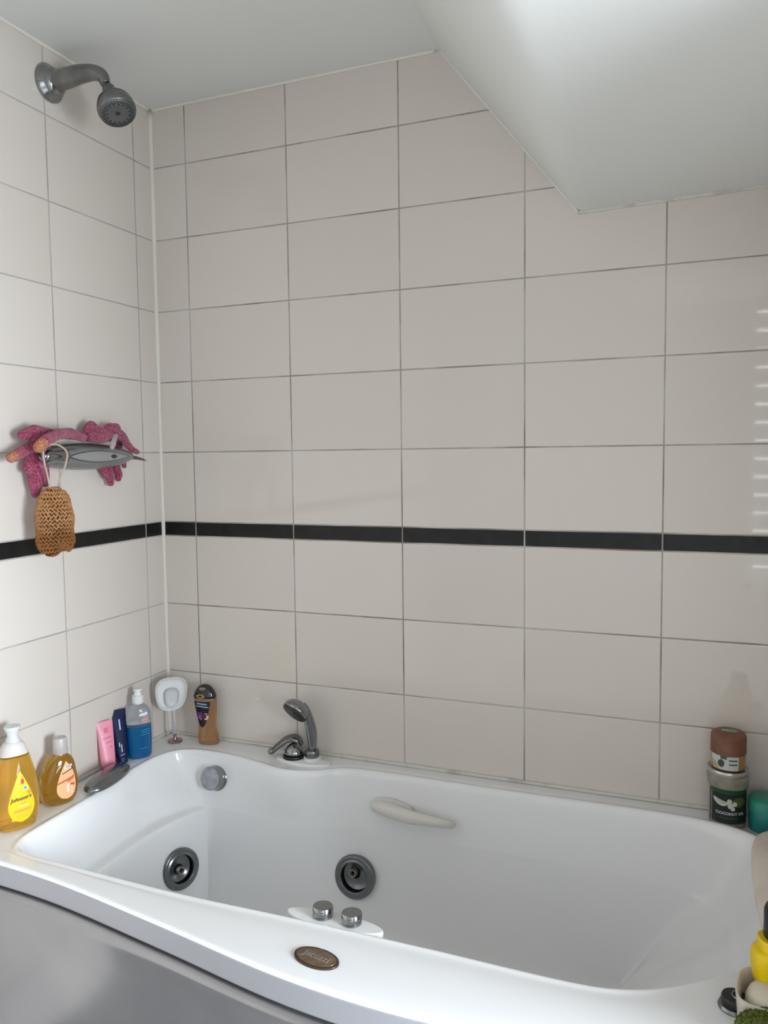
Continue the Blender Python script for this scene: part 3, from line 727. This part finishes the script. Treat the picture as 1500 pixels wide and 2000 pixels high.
bm = wrap(text_bm("Johnson's", .0114, .28, .00025), pf, 2.5, .003, .073, rad(4)); o = obj('lettering', bm, M_navy, b1, smooth=False); o.parent = lb
def reproject(pts, pf_, e, eps):
    bm = bmesh.new(); bm.faces.new([bm.verts.new((x, 0, z)) for x, z in pts])
    bmesh.ops.triangulate(bm, faces=bm.faces[:])
    for _ in range(2): bmesh.ops.subdivide_edges(bm, edges=bm.edges[:], cuts=1, use_grid_fill=True)
    for v in bm.verts: v.co.y = front(pf_, e, v.co.x, v.co.z)-eps
    return bm
def dot(x, z, rx, rz, col, par, t, pf=pf, e=2.5, eps=.0015, name='printed_mark'):
    n = 20; bm = reproject([(x+rx*cos(2*pi*i/n), z+rz*sin(2*pi*i/n)) for i in range(n)], pf, e, eps)
    o = obj(name, bm, mat('ink', col, .5), t, smooth=False); o.parent = par
dot(.008,.110,.0035,.0065,(.75,.05,.05),lb,b1); dot(.013,.095,.0050,.0052,(.35,.75,.6),lb,b1); dot(.013,.095,.0025,.0027,(.05,.35,.3),lb,b1,eps=.0019)
dot(.021,.084,.0055,.0035,(1.0,.30,.05),lb,b1)
M_org = mat('orange_ink', (.95,.36,.08), .5); M_cream = mat('cream_ink', (1,.85,.45), .5)
for (x0,x1,z0,z1,m_) in ((.002,.012,.0615,.063,M_org),(-.003,.018,.055,.0575,M_cream),(-.012,.024,.0435,.0485,M_org),(-.010,.022,.036,.0368,M_org),(-.008,.020,.031,.0318,M_org)):
    o = obj('printed_line', bar(pf,2.5,x0,x1,z0,z1,.06), m_, b1, smooth=False); o.parent = lb
# 2  baby oil / honey soap
b2 = thing('bath_oil_bottle', 'squat olive-amber bottle with peach label and clear cap, second along the left ledge', 'bottle', (.047,-.487,DZ), rad(62))
pf2 = smooth_prof([(0,0,.026,.018),(.004,0,.034,.021),(.018,0,.041,.025),(.045,0,.0435,.026),(.072,0,.041,.025),(.095,.003,.034,.023),(.108,.005,.026,.020),(.116,.006,.017,.0155),(.121,.007,.0145,.0145),(.128,.007,.0145,.0145)], 5)
M_oil = liquid('olive_oil_soap', (.72,.42,.05), .05, .85)
obj('bottle_body', bottle(pf2, 2.4), M_oil, b2, auto=60)
obj('cap', lathe([(0,.0165),(.003,.0175),(.012,.0175),(.013,.0165),(.015,.0165),(.034,.0158),(.038,.0145),(.039,.004)], (.007,0,.119), n=36), mat('clear_cap', (.80,.76,.76), .25, trans=.45), b2, auto=40)
def hw2l(t): return .012 - .0245*(1-(abs(t-.30)/.30)**2)**.5 if t < .30 else .012-.0245*(1-((t-.30)/.70)**1.6)
def hw2r(t): return .012 + .0215*(1-(abs(t-.30)/.30)**2)**.5 if t < .30 else .012+.0215*(1-((t-.30)/.70)**2.6)
lb2 = obj('front_label', decal(pf2, 2.4, .014, .104, hw2l, hw2r), mat('peach_label', (.95,.52,.26), .4), b2); lb2['label'] = 'peach label with orange ribbon print'
for (x0,x1,z0,z1,til,c_) in ((.008,.026,.088,.093,.25,(.85,.9,.95)),(.011,.022,.0895,.0915,.25,(.05,.15,.45)),(.001,.028,.079,.0812,.3,(.10,.03,.02)),(.004,.026,.070,.0745,.25,(.80,.52,.36)),(-.010,.022,.057,.0605,.28,(.62,.10,.02)),(.012,.030,.056,.064,.5,(.75,.16,.05)),(.011,.016,.030,.055,0,(.95,.78,.68)),(.020,.030,.044,.050,-.3,(.72,.13,.04)),(.021,.025,.026,.044,0,(.9,.65,.55))):
    o = obj('printed_mark', bar(pf2,2.4,x0,x1,z0,z1,til,.0016), mat('ink', c_, .5), b2, smooth=False); o.parent = lb2

# tubes
def squeeze_tube(name, label, loc, rotz, lean, w_, h_, t_, m, capm, caph):
    t = thing(name, label, 'tube', loc, rotz); t.rotation_euler = (lean, 0, rotz)
    pr = smooth_prof([(caph,0,w_*.72,t_),(caph+.006,0,w_*.86,t_*1.05),(h_*.4,0,w_*.93,t_*.85),(h_*.75,0,w_*.98,t_*.45),(h_-.008,0,w_,.0012),(h_,0,w_,.0010)], 5)
    obj('tube_body', bottle(pr, 2.6), m, t, auto=60)
    obj('cap', bottle([(0,0,w_*.62,t_*.95),(.002,0,w_*.68,t_),(caph,0,w_*.68,t_)], 2.4), capm, t, auto=40)
    return t, pr
tp_, pr = squeeze_tube('cream_tube', 'pink squeeze tube leaning on the left tiled wall', (.026,-.292,DZ+.0005), rad(62), rad(-9), .0215,.128,.011, mat('pink_tube', (.84,.30,.40), .35), mat('pink_cap', (.75,.25,.34), .4), .012)
for (x0,x1,z0,z1,c_) in ((-.004,.006,.098,.110,(.75,.16,.28)),(-.010,.012,.084,.0855,(.62,.12,.22)),(-.002,.012,.072,.0735,(.62,.12,.22)),(.004,.012,.060,.0615,(.62,.12,.22))):
    obj('printed_line', bar(pr,2.6,x0,x1,z0,z1,.15), mat('ink', c_, .5), tp_, smooth=False)
tn_, pr = squeeze_tube('cream_tube', 'navy blue squeeze tube standing behind the blue gel bottle', (.026,-.238,DZ+.0005), rad(60), rad(-10), .020,.142,.011, mat('navy_tube', (.004,.008,.055), .5, spec=.25), mat('navy_cap', (.006,.012,.06), .35), .014)
for (x0,x1,z0,z1,c_) in ((-.003,.001,.088,.116,(.45,.55,.75)),(-.009,-.006,.045,.056,(.4,.5,.7)),(-.004,-.001,.030,.050,(.4,.5,.7)),(-.008,.004,.022,.0235,(.4,.5,.7))):
    obj('printed_line', bar(pr,2.6,x0,x1,z0,z1,.2), mat('ink', c_, .5), tn_, smooth=False)
# blue gel bottle
b3 = thing('gel_bottle', 'clear bottle half full of blue gel with white flip cap', 'bottle', (.040,-.186,DZ), rad(50))
pf3 = smooth_prof([(0,0,.024,.017),(.004,0,.030,.021),(.014,0,.0325,.0225),(.05,0,.0335,.023),(.09,0,.0335,.023),(.122,0,.0325,.022),(.136,0,.028,.020),(.145,0,.019,.0165),(.150,0,.0145,.0145),(.156,0,.0145,.0145)], 5)
M_blue = mat('blue_gel', (.0,.16,.42), .08, trans=.45, ior=1.33, coat=.6)
M_clear = mat('clear_plastic', (.80,.86,.93), .08, trans=.90, ior=1.25)
obj('gel', bottle(pf3, 2.6, hi=.091), M_blue, b3, auto=60)
obj('bottle_top', bottle(pf3, 2.6, lo=.0905), M_clear, b3, auto=60)
obj('cap', lathe([(0,.0150),(.002,.0158),(.022,.0150),(.023,.011),(.030,.0085),(.033,.0085),(.036,.0125),(.040,.0115),(.041,.002)], (0,0,.150), n=32), M_white, b3, auto=40)
for (x0,x1,z0,z1,c_) in ((-.002,.020,.120,.127,(.80,.84,.95)),(.002,.024,.104,.1055,(.7,.2,.2)),(.003,.022,.107,.111,(.75,.35,.35)),(.000,.020,.093,.096,(.01,.08,.3)),(.002,.026,.080,.0812,(.1,.4,.6)),(.002,.026,.074,.0752,(.1,.4,.6)),(.000,.024,.067,.0682,(.1,.4,.6)),(-.002,.018,.030,.031,(.1,.4,.6))):
    obj('printed_line', bar(pf3,2.6,x0,x1,z0,z1,.12), mat('ink', c_, .5), b3, smooth=False)

# chrome oval bath spout on the ledge
sp = thing('bath_spout', 'dark chrome oval spout lying on the left ledge below the tubes', 'spout', (.082,-.360,DZ))
def spout():
    bm = bmesh.new(); R = []; N_ = 36
    for i in range(17):
        u = -1+2*i/16; w_ = (max(1-abs(u)**2.4,0))**.5+.02
        R.append([(.034*w_*cos(2*pi*j/N_), .088*u, .0135+ (.0205 if sin(2*pi*j/N_) > 0 else .0125)*w_*sin(2*pi*j/N_)) for j in range(N_)])
    rings(bm, R); bmesh.ops.rotate(bm, verts=bm.verts, cent=(0,0,0), matrix=Matrix.Rotation(rad(9),3,'Z')); return bm
obj('spout_body', spout(), mat('dark_chrome', (.23,.24,.245), .22, metal=.9, bump=(150,.12,.001)), sp, sub=1)
obj('spout_base', lathe([(0,.020),(.002,.021),(.008,.018)], (-.004,0,0), n=28), M_dchrome, sp)

# ------------------------------------------------------------------ white dish on a stem, in the corner
dm = thing('soap_dish', 'white scoop-shaped dish on a slim stem with a rosy metal foot, in the tiled corner', 'dish', (.062,-.058,DZ+.0005))
M_rose = mat('rose_metal', (.38,.25,.25), .22, metal=.85)
obj('foot', lathe([(0,.0205),(.003,.021),(.0048,.0195),(.0055,.006),(.009,.0045),(.022,.0042),(.023,.003)], (0,0,0), n=36), M_rose, dm, auto=40)
obj('stem', lathe([(.020,.0032),(.150,.0030)], (0,0,0), n=16), mat('lilac_stem', (.72,.70,.80), .35), dm)
def dish(sx, sz, dep, zc, n=56, thick=.006, notch=True):
    bm = bmesh.new(); R = []
    def ringp(s, y, zs=0):
        r = []
        for i in range(n):
            t = 2*pi*i/n; c, q = cos(t), sin(t)
            x = math.copysign(abs(c)**.72, c)*sx*s; z = math.copysign(abs(q)**.72, q)*sz*s
            x *= 1+.12*(z/sz if sz else 0)*s      # wider at the top
            r.append((x, y, z+zc+zs))
        return r
    R.append(ringp(.80, thick)); R.append(ringp(.97, .004)); R.append(ringp(1.0, -dep)); R.append(ringp(.975, -dep-.0012)); R.append(ringp(.95, -dep))
    R.append(ringp(.86, -.001)); R.append(ringp(.70, .0010)); R.append(ringp(.3, .0012))
    rings(bm, R); return bm
bm = dish(.0445,.0500,.013,0); bmesh.ops.rotate(bm, verts=bm.verts, cent=(0,0,0), matrix=Matrix.Rotation(rad(48),3,'Z') @ Matrix.Rotation(rad(8),3,'X'))
bmesh.ops.translate(bm, verts=bm.verts, vec=(-.005,-.007,.145)); obj('dish', bm, mat('white_ceramic', (.86,.88,.86), .25, coat=.4), dm, sub=1)
bm = dish(.0195,.0285,.006,-.004); bmesh.ops.rotate(bm, verts=bm.verts, cent=(0,0,0), matrix=Matrix.Rotation(rad(48),3,'Z') @ Matrix.Rotation(rad(8),3,'X'))
bmesh.ops.translate(bm, verts=bm.verts, vec=(.001,-.0100,.137)); obj('insert', bm, mat('grey_insert', (.70,.70,.71), .4), dm, sub=1)

# ------------------------------------------------------------------ brown shower gel
b4 = thing('shower_gel_bottle', 'waisted amber shower gel bottle with domed black cap, standing against the back wall', 'bottle', (.158,-.036,DZ), rad(14))
pf4 = smooth_prof([(0,.004,.026,.015),(.004,.005,.030,.018),(.016,.004,.0305,.019),(.040,.002,.0265,.018),(.062,.001,.0255,.018),(.085,0,.028,.0185),(.110,-.002,.031,.0185),(.128,-.003,.0325,.018),(.134,-.003,.030,.017)], 5)
M_gel = liquid('brown_gel', (.70,.42,.20), .08, .75)
obj('bottle_body', bottle(pf4, 2.5), M_gel, b4, auto=60)
pc4 = smooth_prof([(.134,-.004,.0325,.0185),(.140,-.004,.0330,.019),(.152,-.004,.0285,.0175),(.163,-.004,.021,.0145),(.170,-.004,.012,.009),(.1725,-.004,.002,.002)], 5)
cb = obj('cap', bottle(pc4, 2.4), mat('black_cap', (.012,.010,.012), .2, coat=.5), b4); cb['label'] = 'domed black cap with bronze patches'
dot(-.011,.1415,.0125,.0062,(.38,.25,.12),cb,b4,pf=pc4,e=2.4,eps=.0008,name='cap_emblem'); dot(-.011,.1415,.0070,.0034,(.06,.03,.015),cb,b4,pf=pc4,e=2.4,eps=.0012,name='cap_emblem')
dot(-.006,.1625,.0105,.0036,(.25,.19,.13),cb,b4,pf=pc4,e=2.4,eps=.0008,name='cap_patch')
def gl(t): return -.007-.0245*t**.42
def gr(t): return -.007+.0245*t**.50
lb4 = obj('front_label', decal(pf4, 2.5, .052, .126, gl, gr), mat('black_label', (.01,.008,.012), .35), b4); lb4['label'] = 'black pointed label with purple flower print'
for (x0,x1,z0,z1,til,c_) in ((-.023,.008,.1175,.122,-.10,(.22,.38,.58)),(-.024,.012,.1105,.1135,-.10,(.42,.50,.58))):
    o = obj('printed_line', bar(pf4,2.5,x0,x1,z0,z1,til), mat('ink', c_, .5), b4, smooth=False); o.parent = lb4
for (x,z,r,c_) in ((-.017,.092,.0040,(.16,.04,.20)),(-.011,.086,.0045,(.20,.06,.26)),(-.016,.082,.0040,(.28,.10,.34)),(-.009,.094,.0035,(.12,.03,.16)),(-.011,.077,.0034,(.30,.12,.36)),(.009,.090,.0034,(.20,.07,.24)),(.0035,.084,.0085,(.75,.60,.42)),(-.001,.085,.0072,(.10,.015,.03))):
    dot(x,z,r,r*1.15,c_,lb4,b4,pf=pf4,e=2.5,eps=.0015+.0003*(r<.008)+.0002*(c_[0]<.15))

# ------------------------------------------------------------------ jars in the back right corner
def cyl_prof(P): return [(z,0,r,r) for z, r in P]
jc = thing('coconut_oil_jar', 'glass jar with dark green coconut print label and silver lid, in the right corner', 'jar', (1.522,-.062,DZ), rad(10))
pj = cyl_prof([(0,.033),(.003,.037),(.010,.038),(.085,.038),(.094,.0415),(.106,.0425),(.116,.0425),(.121,.040)])
obj('glass', bottle(pj, 2), mat('jar_glass', (.42,.38,.32), .12, trans=.35, ior=1.4, var=(60,(.33,.30,.22),.4,.6)), jc, auto=50)
obj('lid', lathe([(0,.0415),(.002,.0428),(.009,.0428),(.0115,.0415),(.0115,.039),(.0105,.038)], (0,0,.119), n=56), mat('silver_lid', (.50,.49,.48), .28, metal=.9), jc, auto=35)
lj = obj('label_wrap', decal(pj, 2, .018, .093, lambda t:-.0372, lambda t:.0372), mat('green_black_label', (.006,.016,.012), .35), jc); lj['label'] = 'dark green wraparound label with coconut halves'
def patch(pf_, e, pts, m, t, par, eps=.0014, name='printed_shape'):
    bm = reproject([(x, z) for x, z in pts], pf_, e, eps)
    o = obj(name, bm, m, t, smooth=False); o.parent = par; return o
for j in range(7):
    xa = -.036+.0103*j; xb = xa+.0103
    patch(pj,2,[(xa,.083),(xb,.083),(xb,.0925),(xa,.0925)],mat('green_ink',(.008,.075,.025),.4),jc,lj)
M_coc = mat('coconut_white', (.55,.56,.50), .5); M_cog = mat('coconut_green', (.065,.095,.012), .5)
def arc(cx, cz, r, a0, a1, rz=1, n=14): return [(cx+r*cos(rad(a0+(a1-a0)*i/n)), cz+r*rz*sin(rad(a0+(a1-a0)*i/n))) for i in range(n+1)]
patch(pj,2,arc(.015,.066,.0145,0,360,.72)[:-1],M_cog,jc,lj,.0016,'coconut_print')
patch(pj,2,arc(-.018,.072,.0150,178,330,1.05),M_coc,jc,lj,.0017,'coconut_print')
patch(pj,2,arc(-.0175,.072,.0115,180,325,.95),mat('coconut_flesh',(.42,.45,.36),.5),jc,lj,.0019,'coconut_print')
for x,z,r in ((-.004,.068,.0052),(.0065,.0625,.0052),(-.002,.058,.0060),(.003,.052,.0045)):
    patch(pj,2,arc(x,z,r,0,360)[:-1],M_coc,jc,lj,.0021,'flower_print')
bm = wrap(text_bm('COCONUT OIL', .0082, 0, .00022), pj, 2, -.001, .0405, 0, .0019, .98); o = obj('lettering', bm, mat('white_ink',(.62,.62,.62),.5), jc, smooth=False); o.parent = lj
o = obj('printed_line', bar(pj,2,-.024,.014,.030,.0312), mat('grey_ink',(.08,.13,.09),.5), jc, smooth=False); o.parent = lj

tj = thing('cream_tub', 'small brown-lidded tub with white sticker stacked on the coconut oil jar', 'jar', (1.522,-.062,DZ+.1302), rad(10))
pt = cyl_prof([(0,.031),(.003,.0345),(.006,.0345),(.042,.0355),(.043,.0355)])
obj('tub_body', bottle(pt, 2), mat('amber_tub', (.42,.24,.09), .25, trans=.2), tj, auto=50)
obj('lid', lathe([(0,.0352),(.001,.0366),(.036,.0362),(.042,.034),(.0445,.030),(.045,.012),(.0455,.001)], (0,0,.034), n=56), mat('brown_lid', (.16,.062,.035), .5, var=(40,(.22,.09,.052),.35,.65), bump=(60,.3,.002)), tj, auto=50)
st_ = obj('front_sticker', decal(pt, 2, .004, .034, lambda t:-.0345, lambda t:.014), mat('sticker_white', (.55,.58,.56), .5), tj)
for (x0,x1,z0,z1,c_) in ((-.006,.011,.0245,.0275,(.03,.10,.07)),(-.006,.011,.0155,.0185,(.03,.10,.07)),(-.022,-.010,.028,.034,(.06,.12,.06))):
    o = obj('printed_line', bar(pt,2,x0,x1,z0,z1), mat('ink', c_, .5), tj, smooth=False); o.parent = st_
patch(pt,2,arc(-.0205,.018,.0058,0,360,1.5)[:-1],mat('ink',(.04,.07,.04),.5),tj,st_,.0016,'printed_mark')
patch(pt,2,[(-.033,.006),(-.024,.004),(-.028,.016),(-.034,.022)],mat('ink',(.5,.36,.16),.5),tj,st_,.0015,'printed_mark')
bm = bmesh.new(); vs = [bm.verts.new((x,y,.0798)) for x,y in ((-.008,.012),(.014,.010),(.020,-.004),(.012,-.010),(-.006,-.006),(-.016,.004))]; bm.faces.new(vs)
o = obj('lid_sticker', bm, mat('sticker_green', (.24,.32,.24), .5, var=(90,(.5,.55,.5),.5,.6)), tj, smooth=False); o['label'] = 'torn pale green sticker'

tl = thing('cosmetic_pot', 'teal plastic pot with screw lid beside the coconut oil jar', 'jar', (1.604,-.064,DZ))
obj('pot', lathe([(0,.036),(.003,.0385),(.028,.0400),(.046,.0402),(.048,.039)], (0,0,0), n=56), mat('teal_plastic', (.012,.19,.17), .4, bump=(60,.15,.002)), tl, auto=50)
obj('lid', lathe([(0,.0392),(.001,.0412),(.022,.0408),(.0265,.038),(.028,.030),(.028,.001)], (0,0,.0465), n=56), mat('teal_lid', (.03,.27,.20), .35), tl, auto=50)

# ------------------------------------------------------------------ front right corner
pw = thing('bath_pillow', 'beige curved bath pillow resting on the right end of the rim', 'pillow', (1.606,-.335,DZ+.004))
def pillow():
    bm = bmesh.new(); R = []; N_ = 28
    for i in range(17):
        u = -1+2*i/16; w_ = max(1-abs(u)**6,0)**.5+.02
        bend = .020*u*u
        R.append([(bend*.5+ .048*w_*cos(2*pi*j/N_)**1, .225*u, .012+ .030*w_*sin(2*pi*j/N_)*(1 if sin(2*pi*j/N_)>0 else 1.3)) for j in range(N_)])
    rings(bm, R); return bm
obj('cushion', pillow(), mat('beige_vinyl', (.78,.70,.61), .5, var=(8,(.68,.56,.48),.45,.65)), pw, sub=1)

# chrome round pop-up waste control on the front right corner of the deck
dk = thing('drain_control', 'round dark chrome control knob on the front right corner of the bath deck', 'knob', (1.513,-.679,DZ-.0005))
obj('base_ring', lathe([(0,.0225),(.003,.0235),(.007,.0215),(.008,.018)], (0,0,0), n=36), M_dchrome, dk, auto=40)
obj('knob', lathe([(.006,.0185),(.016,.0190),(.019,.0175),(.0195,.003)], (0,0,0), n=36), mat('worn_black', (.03,.03,.032), .3, metal=.5), dk, auto=40)
bm = bmesh.new(); lathe([(.0195,.0105),(.0215,.0105),(.0215,.0090),(.0195,.0090)], (.006,0,0), n=32, bm=bm, cap0=False, cap1=False); obj('ring_inlay', bm, M_chrome, dk)

cs = thing('soap_holder', 'cream plastic soap holder with a bar of soap in it, beside the yellow bottle', 'soap holder', (1.554,-.690,DZ), rad(-8))
def holder():
    bm = bmesh.new(); R = []; n = 40
    def rg(a, b, z): return [(math.copysign(abs(cos(2*pi*i/n))**.6, cos(2*pi*i/n))*a, math.copysign(abs(sin(2*pi*i/n))**.6, sin(2*pi*i/n))*b, z) for i in range(n)]
    for a,b,z in ((.034,.040,0),(.037,.043,.004),(.040,.047,.042),(.0405,.0475,.045),(.038,.045,.0455),(.036,.043,.042),(.033,.039,.010),(.020,.03,.008)): R.append(rg(a,b,z))
    rings(bm, R); return bm
obj('tray', holder(), mat('cream_plastic', (.66,.60,.52), .4), cs, auto=60)
so = thing('soap_bar', 'cream rounded soap bar inside the cream soap holder', 'soap', (1.551,-.694,DZ+.008), rad(-8))
bm = bmesh.new(); R = [[(.026*s*cos(2*pi*i/32), .033*s*sin(2*pi*i/32), z) for i in range(32)] for s, z in ((.7,0.0),(.92,.004),(1,.014),(.96,.026),(.8,.036),(.5,.042),(.2,.044))]
rings(bm, R); obj('bar', bm, mat('soap_cream', (.66,.60,.48), .45, sss=.2), so)

yb = thing('cleaner_bottle', 'bright yellow plastic bottle with black cap at the right edge', 'bottle', (1.576,-.655,DZ), rad(20))
py_ = smooth_prof([(0,0,.026,.018),(.003,0,.028,.020),(.018,0,.031,.021),(.042,0,.0385,.024),(.066,0,.0425,.026),(.082,0,.0425,.026),(.089,0,.040,.025),(.092,0,.034,.023),(.094,0,.0335,.0225),(.106,0,.0335,.0225),(.107,0,.030,.020)], 4)
M_yb = mat('yellow_plastic', (.78,.54,.0), .35)
obj('bottle_body', bottle(py_, 2.8), M_yb, yb, auto=40)
def nl(t): return -.006-.021*(1-t)**.6*(.6+.4*t) 
o = obj('side_mark', decal(py_, 2.8, .010, .056, lambda t: -.022+.012*t, lambda t: .010+.006*t), mat('orange_mark', (.50,.20,.0), .4), yb); o['label'] = 'orange-brown printed patch'
obj('cap', lathe([(0,.0235),(.002,.0255),(.040,.0255),(.046,.0235),(.049,.018),(.050,.002)], (0,0,.106), n=36), M_black, yb, auto=50)

sgn = thing('scouring_sponge', 'olive green fuzzy scouring sponge at the bottom right corner', 'sponge', (1.583,-.742,DZ+.004), rad(10))
bm = bmesh.new(); R = []
for i in range(21):
    u = -1+2*i/20; w_ = max(1-abs(u)**2.6,0)**.5+.02
    R.append([(.075*u, .034*w_*cos(2*pi*j/48), .022+.021*w_*sin(2*pi*j/48)) for j in range(48)])
rings(bm, R)
o = obj('pad', bm, mat('green_fibre', (.075,.10,.018), 1, var=(220,(.20,.23,.07),.4,.62), bump=(500,1,.004), spec=.1), sgn, sub=3)
tex2 = bpy.data.textures.new('fuzz', 'CLOUDS'); tex2.noise_scale = .003
d = o.modifiers.new('d','DISPLACE'); d.texture = tex2; d.strength = .006; d.texture_coords = 'LOCAL'
